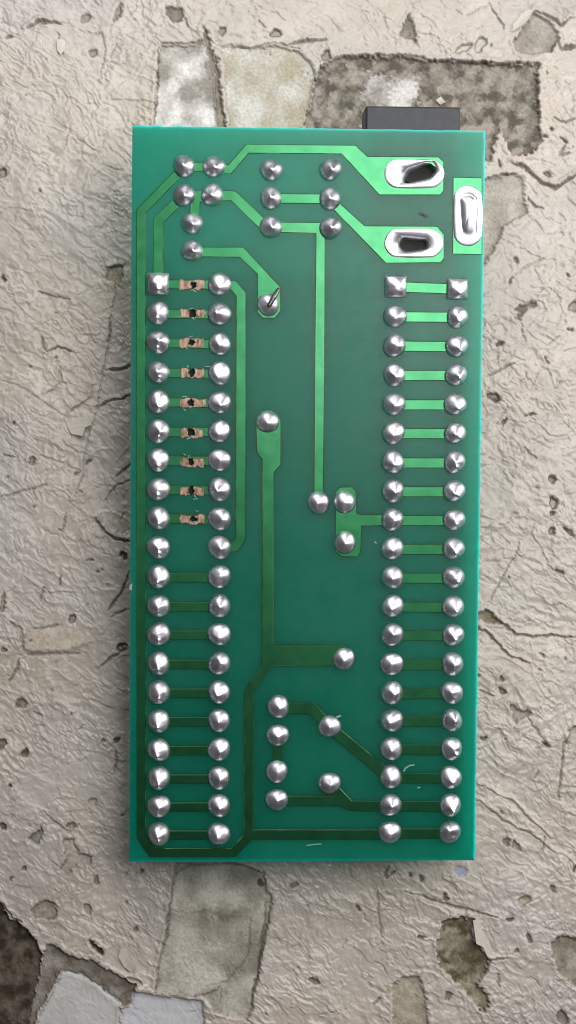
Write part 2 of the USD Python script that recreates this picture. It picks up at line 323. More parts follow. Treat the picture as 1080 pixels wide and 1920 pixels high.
crack([(983, 982), (965, 1040), (948, 1075), (930, 1105), (914, 1138)], 2.6, .15, .75, gaps=.32); crack([(1074, 1362), (1058, 1398), (1052, 1440), (1048, 1500)], 4, .25, .85); patch([(1066, 1368), (1100, 1350), (1100, 1412), (1070, 1402)], (.36, .34, .28), (.46, .43, .37), .25, seed=52)
crack([(985, 1342), (1010, 1372), (1028, 1395), (1008, 1405)], 5, .2, .55); crack([(1040, 1135), (1055, 1130), (1062, 1140)], 3, .12, .6); crack([(895, 1295), (910, 1297), (925, 1305)], 3, .2, .75); crack([(935, 985), (955, 978)], 3, .1, .6)
crack([(1000, 970), (992, 1000), (1012, 1020), (1030, 1060), (1055, 1080)], 3, .15, .4)
# left side, upper
crack([(70, 547), (92, 556), (136, 560)], 3.2, .22, .85); crack([(77, 632), (81, 648), (85, 660)], 3.6, .25, .95); crack([(88, 660), (110, 652), (128, 656), (138, 662)], 4, .25, .9, lip=.1)
crack([(217, 480), (216, 550), (207, 620), (196, 680), (190, 720), (180, 760), (172, 800)], 3, .2, .6, gaps=.2); crack([(166, 800), (160, 850), (152, 890), (140, 932)], 2.6, .2, .6)
crack([(208, 595), (206, 620), (201, 643)], 4, .3, .9); spot(8, 522, 4, 9, -.4, c1=(.06, .05, .04), c2=(.12, .1, .08)); spot(60, 865, 7, 8); spot(26, 793, 3, 5); spot(165, 867, 8, 4, -.6, c1=(.07, .06, .05), c2=(.2, .17, .14)); spot(141, 887, 6, 4)
crack([(0, 850), (28, 861)], 4, .2, .8); crack([(0, 932), (45, 922), (95, 910)], 5, .2, .55); crack([(0, 712), (60, 740), (130, 785)], 5, .12, .3); crack([(50, 845), (100, 862), (150, 885)], 5, .1, .3)
crack([(113, 690), (114, 715), (100, 735), (85, 740)], 5, .16, .35, lip=.1); crack([(172, 720), (170, 745), (150, 762), (135, 773)], 5, .16, .35, lip=.1); crack([(205, 692), (225, 690), (245, 682)], 6, .3, .7, lip=.12); crack([(185, 760), (205, 750), (245, 740)], 5, .28, .6, lip=.14); crack([(215, 895), (230, 885), (248, 868)], 5, .25, .8)
crack([(215, 500), (220, 540)], 4, .2, .7); crack([(150, 625), (168, 623), (188, 622)], 4, -.16, 0); crack([(168, 605), (170, 622), (182, 640)], 3, -.13, 0); crack([(190, 498), (225, 500), (232, 492)], 4, .2, .75); crack([(195, 940), (220, 910), (248, 900)], 5, .22, .5)
spot(215, 513, 14, 22, .2, c1=(.26, .2, .15), c2=(.4, .34, .28), depth=.15, wob=9)
# left side, lower
patch([(38, 1192), (55, 1178), (100, 1172), (130, 1176), (160, 1190), (175, 1205), (160, 1212), (120, 1222), (50, 1224), (40, 1210)], (.44, .37, .31), (.55, .48, .41), -.22, rim=.25, scale=14, lip=0, soft=6, seed=53, name='raised_lump')
crack([(18, 1168), (38, 1180), (44, 1215)], 8, .25, .5); crack([(60, 1177), (110, 1170)], 4, .2, .7); crack([(45, 1228), (100, 1224), (150, 1225)], 6, .22, .4)
spot(39, 1318, 10, 11, c1=(.16, .145, .12), c2=(.25, .225, .19)); spot(2, 1396, 9, 13); spot(46, 1412, 7, 9, .3, c1=(.09, .075, .06), c2=(.2, .17, .14)); spot(135, 1161, 7, 8); spot(7, 1219, 5)
spot(5, 1130, 5, 18, .1, c1=(.25, .22, .18), c2=(.33, .3, .25)); spot(218, 1389, 8, 6, -.5, c1=(.05, .04, .03), c2=(.12, .1, .08)); spot(193, 1388, 5); spot(228, 1213, 9, 11, c1=(.06, .05, .04), c2=(.15, .12, .1)); spot(232, 1040, 7, 9, c1=(.03, .025, .02), c2=(.08, .07, .05))
crack([(36, 1235), (28, 1255), (16, 1278)], 4.5, .28, .9); crack([(80, 1098), (77, 1112), (74, 1126)], 5, .25, .8); crack([(104, 992), (114, 997), (118, 985), (126, 962)], 4, .25, .85); crack([(180, 972), (200, 1000), (218, 1012), (245, 1017)], 6, .35, .85, lip=.15)
crack([(240, 1072), (228, 1105), (203, 1142)], 5.5, .35, .9); crack([(205, 1158), (235, 1140)], 4, .2, .5); crack([(160, 1052), (176, 1047)], 4, .25, .9); spot(183, 1073, 3); crack([(60, 1332), (85, 1340), (112, 1342)], 4, .2, .8, gaps=.42); spot(112, 1090, 4, 10)
crack([(20, 1105), (45, 1082), (80, 1105), (140, 1108)], 4, -.12, 0); crack([(190, 1250), (215, 1230), (240, 1215)], 5, .25, .5, lip=.1); crack([(215, 1410), (218, 1430), (212, 1450)], 5, .25, .8, gaps=.4); crack([(150, 1365), (165, 1355)], 3, .15, .6)
# the bottom strip
patch([(-70, 1670), (0, 1690), (15, 1722), (36, 1732), (60, 1755), (79, 1788), (77, 1812), (62, 1880), (42, 2000), (-70, 2000)], (.035, .026, .019), (.135, .108, .083), .55, scale=16, contrast=1.3, rim=.7, seed=54)
patch([(84, 1772), (96, 1768), (125, 1787), (170, 1803), (215, 1826), (255, 1846), (247, 1885), (232, 1890), (170, 1842), (115, 1822), (100, 1850), (72, 1900), (45, 2000), (38, 2000), (60, 1880), (78, 1805)], (.14, .12, .10), (.30, .27, .24), .36, scale=22, rim=.5, seed=55)
patch([(118, 1820), (150, 1826), (190, 1850), (230, 1882), (221, 2000), (45, 2000), (75, 1903), (97, 1860)], (.41, .405, .395), (.53, .525, .515), .30, scale=40, rim=.5, contrast=.5, grain=.015, seed=56, name='smooth_patch')
patch([(247, 1859), (290, 1865), (340, 1872), (380, 1876), (392, 2000), (221, 2000), (226, 1892), (243, 1886)], (.44, .435, .455), (.55, .545, .57), .24, wob=6, scale=40, rim=.35, contrast=.5, grain=.015, seed=57, name='smooth_patch')
patch([(334, 1590), (420, 1614), (460, 1624), (497, 1636), (500, 1668), (511, 1684), (505, 1730), (498, 1765), (488, 1810), (480, 1855), (466, 1916), (400, 1896), (388, 1872), (340, 1866), (289, 1862), (300, 1800), (316, 1720), (326, 1660)], (.26, .24, .20), (.54, .51, .45), .2, wob=9, scale=40, contrast=1.2, rim=.7, seed=58, name='grey_patch')
crack([(330, 1620), (322, 1680), (310, 1750), (298, 1812), (290, 1860)], 7, .15, .7); crack([(320, 1700), (312, 1745)], 12, .05, .5); crack([(498, 1690), (488, 1790), (470, 1905)], 5, .2, .75); crack([(470, 1720), (465, 1790), (430, 1845), (395, 1850)], 5, .1, .45); crack([(290, 1862), (340, 1870), (385, 1868), (420, 1850)], 4, .15, .7); spot(489, 1657, 7, 8, c1=(.05, .05, .04), c2=(.12, .12, .1))
crack([(345, 1712), (385, 1712), (420, 1728), (450, 1722)], 8, .06, .45, wob=14); crack([(330, 1640), (355, 1625), (400, 1620), (460, 1626)], 5, .15, .6)
spot(83, 1707, 21, 22, c1=(.24, .22, .18), c2=(.36, .33, .28), scale=7.0); patch([(166, 1762), (176, 1765), (182, 1778), (196, 1786), (190, 1795), (178, 1788), (168, 1775)], (.03, .025, .02), (.07, .06, .05), .35, seed=59)
patch([(52, 1573), (70, 1556), (79, 1545), (78, 1575), (72, 1586), (60, 1578)], GREY1, GREY2, .25, seed=60); crack([(78, 1522), (100, 1540), (130, 1560), (150, 1545)], 5, .2, .6); patch([(118, 1572), (138, 1572), (150, 1600), (175, 1606), (170, 1622), (145, 1620), (128, 1642), (112, 1630), (122, 1610)], (.34, .31, .27), (.45, .41, .36), .15, rim=.9, seed=61)
spot(6, 1548, 9, 7, c1=(.06, .05, .04), c2=(.15, .12, .1)); spot(133, 1548, 8, 9); spot(20, 1473, 4, 6); spot(181, 1650, 5, 9); spot(46, 1630, 5); spot(20, 1648, 3, 6); spot(174, 1505, 11, 6, .3, c1=(.38, .34, .3), c2=(.45, .41, .36)); spot(165, 1704, 6, 13, -.4, c1=(.3, .27, .23), c2=(.4, .36, .32)); spot(267, 1633, 4); spot(254, 1742, 5)
crack([(235, 1832), (250, 1838), (262, 1848)], 6, .3, .8); crack([(0, 1690), (20, 1722), (40, 1730)], 6, .3, .8); crack([(236, 1648), (242, 1630)], 3, .15, .6)
patch([(833, 1728), (850, 1722), (868, 1718), (886, 1726), (884, 1750), (893, 1768), (905, 1775), (912, 1795), (922, 1801), (905, 1830), (901, 1846), (916, 1866), (922, 1884), (906, 1895), (878, 1868), (842, 1832), (824, 1806), (820, 1765)], (.10, .085, .05), (.34, .30, .23), .42, wob=13, scale=14, contrast=1.2, rim=.8, seed=62)
patch([(735, 1848), (755, 1832), (785, 1832), (790, 1850), (800, 1872), (804, 2000), (738, 2000)], (.28, .24, .18), (.40, .36, .29), .2, scale=18, rim=.35, seed=63); patch([(1036, 1768), (1050, 1756), (1068, 1756), (1110, 1768), (1110, 1890), (1078, 1850), (1050, 1825), (1035, 1795)], (.16, .14, .10), (.36, .32, .27), .36, seed=64, rim=.8)
crack([(755, 1670), (795, 1680), (830, 1694), (855, 1700), (880, 1706), (905, 1714), (945, 1722)], 4.5, .25, .95, wob=5, gaps=.25); crack([(905, 1830), (922, 1802), (955, 1798)], 5, .3, .9); crack([(935, 1824), (936, 1850)], 4, .2, .6)
spot(983, 1691, 11, 12, c1=(.27, .25, .17), c2=(.36, .33, .25)); spot(950, 1580, 6, 10); spot(968, 1588, 7, 11, c1=(.25, .22, .18), c2=(.33, .3, .26)); spot(1036, 1668, 6, 8); spot(862, 1633, 12, 13, c1=(.27, .28, .42), c2=(.38, .38, .48), depth=.02, rim=0); spot(992, 1760, 5, 9); spot(969, 1783, 5); spot(1055, 1908, 11, 14); spot(957, 1724, 8, 6, c1=(.08, .07, .05), c2=(.15, .13, .1)); spot(1078, 1630, 6, c1=(.05, .04, .03), c2=(.1, .1, .08)); spot(791, 1758, 9, 4, -.4); spot(790, 1646, 6); spot(768, 1640, 3, 5); spot(835, 1682, 6, 8)
crack([(727, 1622), (726, 1645), (745, 1632)], 6, .3, .85, gaps=.2); spot(672, 1702, 5, 6, c1=(.07, .06, .05), c2=(.15, .13, .1)); crack([(1022, 1568), (1018, 1585), (1013, 1604)], 2.5, .2, .8); spot(590, 1840, 12, 6, .2); crack([(698, 1885), (714, 1870)], 4, .25, .85); crack([(600, 1905), (630, 1895), (650, 1893)], 3, .15, .7, gaps=.35); crack([(710, 1665), (712, 1720), (715, 1760)], 4, .16, .4); crack([(1000, 1460), (1008, 1448)], 3, .2, .8); spot(840, 1868, 7, 9, .3); spot(550, 1660, 8, 5, .2, c1=(.25, .2, .16), c2=(.35, .3, .26)); crack([(640, 1780), (650, 1760)], 3, .12, .5); spot(545, 1930, 9)
crack([(900, 1500), (940, 1540), (990, 1560), (1040, 1600)], 4, .12, .3, lip=.1); crack([(905, 1470), (960, 1500), (1030, 1570)], 4, .12, .25, lip=.1)
# random flecks, pinholes and hairlines of the old coat
keep = lambda x, y: not (255 < x < 890 and 250 < y < 1600)
for _ in range(420):
    x, y = rng.uniform(-50, 1130), rng.uniform(-50, 1970)
    s, a = rng.uniform(1.6, 4.2) * (1.5 if rng.random() < .1 else 1), rng.uniform(0, 3.14)
    if keep(x, y):
        if rng.random() < .25:
            spot(x, y, s, s * rng.uniform(.5, 1), a, depth=.10, c1=(.20, .175, .14), c2=(.34, .30, .26), rim=.35, soft=1.5, wob=3, lip=.02)
        else:
            L, b = rng.uniform(4, 17), a + rng.normal(0, .5)
            crack([(x, y), (x + L * math.cos(a), y + L * math.sin(a)), (x + L * (math.cos(a) + math.cos(b)), y + L * (math.sin(a) + math.sin(b)))], rng.uniform(1.6, 3.2), rng.choice([.14, .1, -.1]), rng.uniform(.1, .5), wob=6)

P = on_ground(UU, VV)
P[..., 2] += H - 0.15
gx, gy = np.gradient(P, axis=1), np.gradient(P, axis=0)
N = np.cross(gy, gx); N /= np.linalg.norm(N, axis=-1, keepdims=True); N *= np.sign(N[..., 2:3])
nv, nu = UU.shape
idx = np.arange(nv * nu).reshape(nv, nu)
F = np.concatenate([np.stack([idx[:-1, :-1], idx[1:, :-1], idx[1:, 1:]], -1).reshape(-1, 3), np.stack([idx[:-1, :-1], idx[1:, 1:], idx[:-1, 1:]], -1).reshape(-1, 3)])
reg = REG.ravel()[F].max(1)
ground = UsdGeom.Xform.Define(stage, '/World/ground').GetPrim()
key(ground, kind='structure', label='uneven old plaster surface with peeling beige paint under the circuit board', category='plaster surface')
pv, pn, pc = P.reshape(-1, 3) * MM, N.reshape(-1, 3), np.clip(COL.reshape(-1, 3), .01, .85)
for k in range(NPATCH + 1):
    f = F[reg == k]
    if not len(f):
        continue
    ids, inv = np.unique(f, return_inverse=True)
    raw(numbered('/World/ground/' + ('plaster_coat' if k == 0 else PATCH[k - 1])), pv[ids], inv.reshape(-1, 3), pn[ids], M_coat if k == 0 else M_smooth if PATCH[k - 1] == 'smooth_patch' else M_bare, paint=pc[ids])
def ground_z(u, v):
    return P[np.searchsorted(VS, v), np.searchsorted(US, u), 2]
def flake(poly, lift, tilt, seed):
    """A curled flake of paint that still hangs on the coat."""
    pg = Polygon(poly); r = np.random.default_rng(seed)
    v2, f2 = trimesh.creation.triangulate_polygon(Polygon(np.array(pg.segmentize(4).exterior.coords)).buffer(.01), engine='earcut')
    m = trimesh.Trimesh(np.c_[v2, np.zeros(len(v2))], f2, process=False).subdivide().subdivide()
    v = m.vertices; c = v.mean(0); d = (v[:, :2] - c[:2]) @ np.array([math.cos(tilt), math.sin(tilt)])
    rel = (d - d.min()) / (np.ptp(d) + 1e-9)
    hh = lift * rel ** 2 + .05 * meshkit.noise(v / 5.0, seed)
    w = on_ground(v[:, 0], v[:, 1]); w[:, 2] += hh + ground_z(*c[:2]) + .05
    low = w - [0, 0, .07]; n = len(w); f = np.array(m.faces)
    e = trimesh.Trimesh(v, f, process=False); b = e.edges[trimesh.grouping.group_rows(e.edges_sorted, require_count=1)]
    sd = np.vstack([np.c_[b[:, 0], b[:, 1], b[:, 1] + n], np.c_[b[:, 0], b[:, 1] + n, b[:, 0] + n]])
    mesh = trimesh.Trimesh(np.vstack([w, low]), np.vstack([f, f[:, ::-1] + n, sd]), process=False); mesh.fix_normals()
    vv, ff, nn = meshkit.arrays(mesh, 40)
    raw(numbered('/World/ground/paint_flake'), vv * MM, ff, nn, M_coat, paint=np.tile([.52, .475, .42], (len(vv), 1)))
flake([(122, 785), (145, 783), (168, 780), (172, 797), (160, 802), (155, 818), (134, 814), (126, 800)], .55, .9, 1)
flake([(886, 1725), (898, 1722), (905, 1745), (918, 1765), (925, 1795), (916, 1797), (905, 1775), (892, 1768)], .5, 2.9, 2)
flake([(226, 1778), (245, 1785), (254, 1808), (246, 1822), (232, 1812), (222, 1795)], .4, .3, 3)
flake([(106, 75), (122, 68), (126, 85), (114, 104), (108, 95)], .4, 2.5, 4)
flake([(960, 60), (985, 45), (1003, 15), (985, 20), (962, 45)], .3, .8, 5)
flake([(818, 185), (828, 178), (836, 190), (826, 196)], .4, 1.2, 6)

# ------------------------------------------------------------------ the circuit board
board = UsdGeom.Xform.Define(stage, '/World/circuit_board').GetPrim()
key(board, label='green circuit board lying solder side up with a black power jack under its far edge', category='circuit board')
bm = np.eye(4); bm[:3, :3] = Q.T; bm[3, :3] = place([0, 0, 0]) * MM
UsdGeom.Xform(board).AddTransformOp().Set(Gf.Matrix4d(*bm.ravel().tolist()))
def topoly(pg, z=0.0):
    """A polygon drawn in photo pixels, laid on the board (mm)."""
    def ring(c):
        c = np.array(c.coords); return world(c[:, 0], c[:, 1], z)[:, :2]
    return Polygon(ring(pg.exterior), [ring(i) for i in pg.interiors])
def solid(pg, z0, z1, mat, name, parent, smooth=False):
    m = trimesh.creation.extrude_polygon(pg, z1 - z0, engine='earcut'); m.apply_translation([0, 0, z0])
    return put(name, m, mat, parent, smooth)
def slab(pg, z0, z1, bevel, mat, name, parent, rimval=True):
    """A flat piece with sloping sides: foot at z0, top inset by the bevel at z1."""
    pg = pg.simplify(.004); inner = pg.buffer(-bevel, join_style=2)
    vs, fs, rim = [], [], []; n = 0
    for part, flat in ((inner, True), (pg.difference(inner), False)):
        for g in getattr(part, 'geoms', [part]):
            if g.is_empty or g.area < 1e-5:
                continue
            v, f = trimesh.creation.triangulate_polygon(g, engine='earcut')
            on = np.array([pg.boundary.distance(Point(p)) < bevel * .4 for p in v]) if not flat else np.zeros(len(v), bool)
            a, b, c = v[f[:, 0]], v[f[:, 1]], v[f[:, 2]]
            fl = ((b - a)[:, 0] * (c - a)[:, 1] - (b - a)[:, 1] * (c - a)[:, 0]) < 0
            f = np.where(fl[:, None], f[:, ::-1], f)
            vs.append(np.c_[v, np.where(on, z0, z1)]); fs.append(f + n); rim.append(np.full(len(v), 0.0 if flat else 1.0)); n += len(v)
    v, f, rim = np.vstack(vs), np.vstack(fs), np.concatenate(rim)
    path = numbered(f'{parent.GetPath()}/{name}')
    return raw(path, v * MM, f, None, mat, rim=rim)

nick_px = [(362, 534), (360, 587), (358, 642), (358, 699), (357, 756), (357, 811), (357, 866), (357, 920), (361, 973)]
def blob(x, y, rx, ry, seed, n=12, j=.3, ang=0.0):
    r = np.random.default_rng(seed); a = np.linspace(0, 2 * np.pi, n, endpoint=False)
    k = 1 + j * (r.random(n) - .5)
    return affinity.rotate(Polygon(np.c_[x + rx * k * np.cos(a), y + ry * k * np.sin(a)]), ang, origin=(x, y))
nicks = [blob(x + 1, y, 5.0 + (i % 3), 6.5 + 2 * (i % 2), 90 + i, j=.6) for i, (x, y) in enumerate(nick_px)]
slots = [((751, 326), (801, 326)), ((751, 456), (800, 456)), ((877, 378), (877, 432))]
slot_holes = [LineString(s).buffer(19.5) for s in slots]
edge = [(248, 236), (300, 236.5), (310, 238), (318, 236.8), (560, 240), (700, 242.5), (910, 245.5), (906.5, 500), (899, 1000), (890, 1613), (600, 1614.5), (400, 1616), (242, 1616), (243.5, 1350), (244, 1112), (247.5, 1108), (248, 1096), (244, 1090), (245, 800), (246, 500)]
ec = np.array(Polygon(edge).segmentize(6).exterior.coords)[:-1]
ec = ec + 1.5 * np.c_[meshkit.fbm(np.c_[ec / 14, np.zeros(len(ec))], 3, 71) - .5, meshkit.fbm(np.c_[ec / 14, np.ones(len(ec))], 3, 72) - .5]
outline = Polygon(ec)
body_px = outline.difference(unary_union(nicks + slot_holes))
body = topoly(body_px)
inner = body.buffer(-.07, join_style=2)
solid(body.simplify(.004), TOP - 1.6, TOP, M_mask, 'board_panel', board)
chip = blob(247, 1101, 5, 7, 5)
solid(topoly(chip), TOP - .09, TOP - .02, M_flux, 'edge_chip', board)

# copper runs under the mask
L = lambda pts, w: LineString(pts).buffer(w / 2, cap_style=2, join_style=1, quad_segs=3)
J = lambda *g: unary_union(g)
runs = []
runs.append(J(L([(345, 314), (264, 397), (264.5, 700), (265, 1000), (265, 1570), (284, 1599), (438, 1599), (466, 1568), (467, 1296), (502, 1246)], 18), L([(502, 1250), (502, 1000), (503, 860)], 22),
              Polygon([(481, 790), (527, 790), (527, 872), (514, 886), (491, 886), (491, 862), (481, 848)]), L([(491, 1230), (646, 1230)], 38), L([(468, 1565), (732, 1565)], 20), Point(502, 792).buffer(24)))
runs.append(J(L([(345, 313), (401, 313), (432, 318)], 18), Polygon([(425, 312), (461, 270), (667, 272), (689, 293), (822, 294), (832, 303), (832, 358), (826, 366), (711, 366), (640, 289), (466, 288), (434, 326), (425, 326)])))
runs.append(J(L([(349, 363), (297, 413), (296, 532)], 20)))
runs.append(J(L([(345, 367), (398, 367), (437, 367), (470, 398), (500, 428)], 20), L([(369, 367), (363, 419)], 17)))
runs.append(J(Polygon([(358, 463), (457, 463), (526, 538), (526, 584), (516, 597), (492, 597), (482, 586), (482, 514), (449, 483), (358, 482)])))
runs.append(J(L([(410, 534), (438, 535), (452, 552), (452, 800), (451, 1010), (440, 1026), (412, 1027)], 19)))
runs.append(L([(508, 372), (619, 373)], 19))
runs.append(J(L([(508, 426), (620, 427)], 20), L([(601, 427), (600, 700), (597, 943)], 18)))
runs.append(Polygon([(612, 380), (632, 376), (684, 423), (820, 424), (833, 440), (833, 485), (826, 493), (723, 494)]))
runs.append(Polygon([(849, 332), (904, 333), (904, 478), (848, 477)]))
runs.append(J(Polygon([(636, 913), (658, 912), (668, 922), (668, 962), (676, 964), (736, 965), (736, 985), (678, 986), (677, 1036), (670, 1045), (640, 1044), (628, 1034), (628, 922)])))
runs.append(L([(522, 1328), (584, 1328), (618, 1364), (733, 1460)], 22))
runs.append(L([(521, 1381), (519, 1448)], 18))
runs.append(J(L([(519, 1502), (640, 1502), (655, 1511), (732, 1512)], 20), L([(618, 1470), (655, 1509)], 18)))
A = [532, 587, 642, 698, 753, 809, 863, 918, 972, 1027, 1082, 1137, 1190, 1245, 1299, 1353, 1407, 1460, 1513, 1565]
B = [533, 589, 645, 700, 755, 809, 863, 918, 973, 1027, 1082, 1137, 1190, 1245, 1299, 1352, 1406, 1460, 1512, 1565]
C = [537, 593, 648, 703, 758, 812, 867, 921, 975, 1029, 1083, 1137, 1191, 1246, 1300, 1352, 1405, 1458, 1511, 1562]
D = [541, 594, 649, 703, 758, 812, 867, 921, 975, 1029, 1083, 1138, 1191, 1246, 1300, 1352, 1405, 1459, 1511, 1562]
XA, XB = np.linspace(296, 297.5, 20), np.linspace(412, 410, 20)
XC = [742, 741, 740, 740, 739, 738, 737, 737, 736, 736, 736, 736, 736, 735, 735, 735, 734, 733, 732, 731]
XD = [858, 858, 857, 856, 854, 854, 853, 852, 852, 851, 851, 850, 850, 849, 848, 848, 847, 846, 845, 844]
for i in range(20):
    runs.append(L([(XC[i], C[i] + 1), (XD[i], D[i] + 1)], 20))
for i in range(20):
    if i != 9:
        runs.append(L([(XA[i], A[i] + 1), (XB[i], B[i] + 1)], 18))
cut = unary_union(slot_holes + nicks)
for r in runs:
    r = r.difference(cut).buffer(.3).buffer(-.3)
    for g in getattr(r, 'geoms', [r]):
        slab(topoly(g), TOP - .01, TOP + .07, .065, M_trace, 'copper_trace', board)

# the nine runs cut through: scraped copper with a dark nick in it
for i, (x, y) in enumerate(nick_px):
    r = np.random.default_rng(200 + i)
    w0, w1 = (336 if i < 2 else 338) + r.uniform(-2, 2), 380 + r.uniform(-2, 7)
    n = 9
    top_ = [(u, y - 8 + r.uniform(-2.5, 2.5)) for u in np.linspace(w0, w1, n)]
    bot_ = [(u, y + 9.5 + r.uniform(-2.5, 2.5)) for u in np.linspace(w1, w0, n)]
    pg = Polygon(top_ + [(w1 + r.uniform(0, 5), y + 1)] + bot_ + [(w0 - r.uniform(0, 5), y)]).buffer(0).difference(nicks[i])
    for g in getattr(pg, 'geoms', [pg]):
        if g.area > 20:
            slab(topoly(g), TOP + .02, TOP + .10, .05, M_copper, 'bare_copper', board)
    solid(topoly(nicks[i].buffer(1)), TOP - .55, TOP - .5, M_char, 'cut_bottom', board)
    for q in range(2):
        a = r.uniform(0, 6.28); cx, cy = x + r.normal(0, 9), y + r.choice([-11, 11]) + r.normal(0, 2)
        ln = LineString([(cx, cy), (cx + r.uniform(4, 9) * math.cos(a), cy + 3 * math.sin(a))]).buffer(r.uniform(.5, 1.0))
        solid(topoly(ln), TOP - .01, TOP + .13, M_flux, 'scrape_burr', board)

# solder joints
def joint(u, v, R=1.03, Hh=1.12, square=0.0, seed=0, lean=(0, 0), nub=.22, lump=None):
    r = np.random.default_rng(500 + seed); c = world(u, v, .35); c[2] = TOP
    na, nr = 44, 15
    a = np.linspace(0, 2 * np.pi, na, endpoint=False); uu = np.linspace(0, 1, nr + 1)[1:] ** .85
    Rad = R * (1 + .035 * np.sin(2 * a + r.uniform(0, 6.3)) + .02 * np.sin(3 * a + r.uniform(0, 6.3)))
    if square:
        Sq = .93 * R * np.minimum(1 / np.maximum(np.abs(np.cos(a)), np.abs(np.sin(a))), 1.36)
    ph = r.uniform(0, 6.3, 4); am = r.normal(0, 1, 4) / np.array([1, 1, 2, 3])
    tip = np.array(lean) + r.normal(0, .05, 2)
    vs = [[tip[0] * R, tip[1] * R, Hh * (.80 + .75 * nub)]]
    R0 = Rad
    for x in uu:
        Rad = R0 * .93 * (1 - x ** 9) + Sq * x ** 9 if square else R0
        z = Hh * .80 * (1 - x ** 2) ** (.40 if square else .56) + .75 * nub * Hh * math.exp(-(x / .34) ** 2)
        wob = sum(am[k] * np.sin((k + 2) * a + ph[k]) for k in range(4)) * .010 * Hh * math.sin(math.pi * min(1, x * 1.05)) ** 2
        k = (1 - x * x) ** 1.5
        vs += np.c_[Rad * x * np.cos(a) + tip[0] * R * k, Rad * x * np.sin(a) + tip[1] * R * k, z + wob * (x < .98)].tolist()
    vs += np.c_[Rad * 1.0 * np.cos(a), Rad * np.sin(a), np.full(na, -.03)].tolist()
    vs = np.array(vs)
    if lump is not None:
        lx, ly, ls, lh = lump
        vs[:, 2] += lh * np.exp(-((vs[:, 0] - lx * R) ** 2 + (vs[:, 1] - ly * R) ** 2) / (ls * R) ** 2) * (vs[:, 2] > 0.02)
    fs = [[0, 1 + i, 1 + (i + 1) % na] for i in range(na)]
    for q in range(nr):
        o = 1 + q * na
        for i in range(na):
            j = (i + 1) % na
            fs += [[o + i, o + na + i, o + na + j], [o + i, o + na + j, o + j]]
    return put('solder_joint', trimesh.Trimesh(vs + c, np.array(fs), process=False), M_solder, board, True)
s = 0
for i in range(20):
    for k, (x, y) in enumerate(((XA[i], A[i]), (XB[i], B[i]), (XC[i], C[i]), (XD[i], D[i]))):
        s += 1
        q = np.random.default_rng(s)
        lump = (0.0 + q.normal(0, .08), -.5, .22, .22) if k == 0 else (q.normal(.25, .1), -.45, .25, q.uniform(.15, .3)) if k == 3 else None
        joint(x, y, 1.03 + q.normal(0, .012) - (.02 if k == 3 else 0), 1.05 + q.normal(0, .09), .9 if (i == 0 and k != 1) else 0.0, s, (q.normal(0, .09), q.normal(-.04, .08)), 0.05 if (i == 0 and k != 1) else q.uniform(.04, .3), lump)
for x, y in ((345, 311), (401, 312), (345, 366), (398, 365), (360, 419), (360, 470), (509, 318), (620, 317), (508, 371), (619, 372), (508, 425), (620, 427)):
    s += 1; joint(x, y, .99 if x != 360 else .95, 1.15, 0, s, (.05, -.08), .26)
for x, y, n in ((503, 571, .1), (502, 791, .2), (597, 943, .12), (646, 942, .1), (647, 1018, .24), (645, 1236, .12), (522, 1326, .2), (521, 1380, .1), (519, 1448, .1), (519, 1501, .2), (618, 1363, .2), (618, 1470, .14)):
    s += 1
    o = joint(x, y, 1.0, .9, 0, s, (0, -.05), n)
    if (x, y) == (503, 571):
        a0, a1 = world(505, 572, .75), world(522, 543, .35)
        import manifold3d as m3
        ball = lambda p, r: m3.Manifold.sphere(r, 14).translate([float(t) for t in p])
        mid = (a0 + a1) / 2 + [0, 0, .22]
        st = m3.Manifold.batch_hull([ball(a0, .22), ball(mid, .22)]) + m3.Manifold.batch_hull([ball(mid, .22), ball(a1, .17)])
        me = st.to_mesh()
        put('lead_end', trimesh.Trimesh(me.vert_properties[:, :3], me.tri_verts), M_lead, o, 40)

# tinned slots of the power jack
def slot(core, levels, seed, skew=0.0, wob=.1):
    (x0, y0), (x1, y1) = core; r = np.random.default_rng(seed); n = 56
    a = np.linspace(0, 2 * np.pi, n, endpoint=False)
    horiz = abs(x1 - x0) > abs(y1 - y0)
    cx, cy, hl = (x0 + x1) / 2, (y0 + y1) / 2, max(abs(x1 - x0), abs(y1 - y0)) / 2
    ph = r.uniform(0, 6.3, 3); vs = []
    for rad, z, core_k, sx, sy in levels:
        inn = np.clip((27 - rad) / 15, 0, 1)
        k = 1 + wob * inn * (np.sin(2 * a + ph[0]) * .6 + np.sin(3 * a + ph[1]) * .5 + .3 * np.sin(5 * a + ph[2]))
        lu, lv = rad * k * np.cos(a), rad * k * np.sin(a)
        lu = lu + np.sign(np.cos(a)) * np.minimum(1, np.abs(np.cos(a)) * 3) * hl * core_k
        lv = lv + skew * inn * lu
        pu, pv = (lu, lv) if horiz else (lv, lu)
        w = world(cx + sx + pu, cy + sy + pv, 0); w[:, 2] = TOP + z + (.07 * (meshkit.noise(np.c_[w[:, 0] * 1.1, w[:, 1] * 1.1, np.full(n, seed * 3.3)], seed) - .5) * (rad < 27)) + .03 * inn * np.sin(3 * a + ph[1])
        vs.append(w)
    vs = np.vstack(vs); fs = []
    for q in range(len(levels) - 1):
        for i in range(n):
            j = (i + 1) % n; o = q * n
            fs += [[o + i, o + n + i, o + n + j], [o + i, o + n + j, o + j]]
    last = vs[-n:].mean(0); fs += [[len(vs) - n + i, len(vs), len(vs) - n + (i + 1) % n] for i in range(n)]
    m = trimesh.Trimesh(np.vstack([vs, last]), np.array(fs), process=False); m.fix_normals()
    if m.face_normals[:n, 2].mean() < 0 and m.face_normals[n * 2:n * 4, 2].mean() < 0:
        m.invert()
    return put('solder_pad', m, M_solder, board, True)
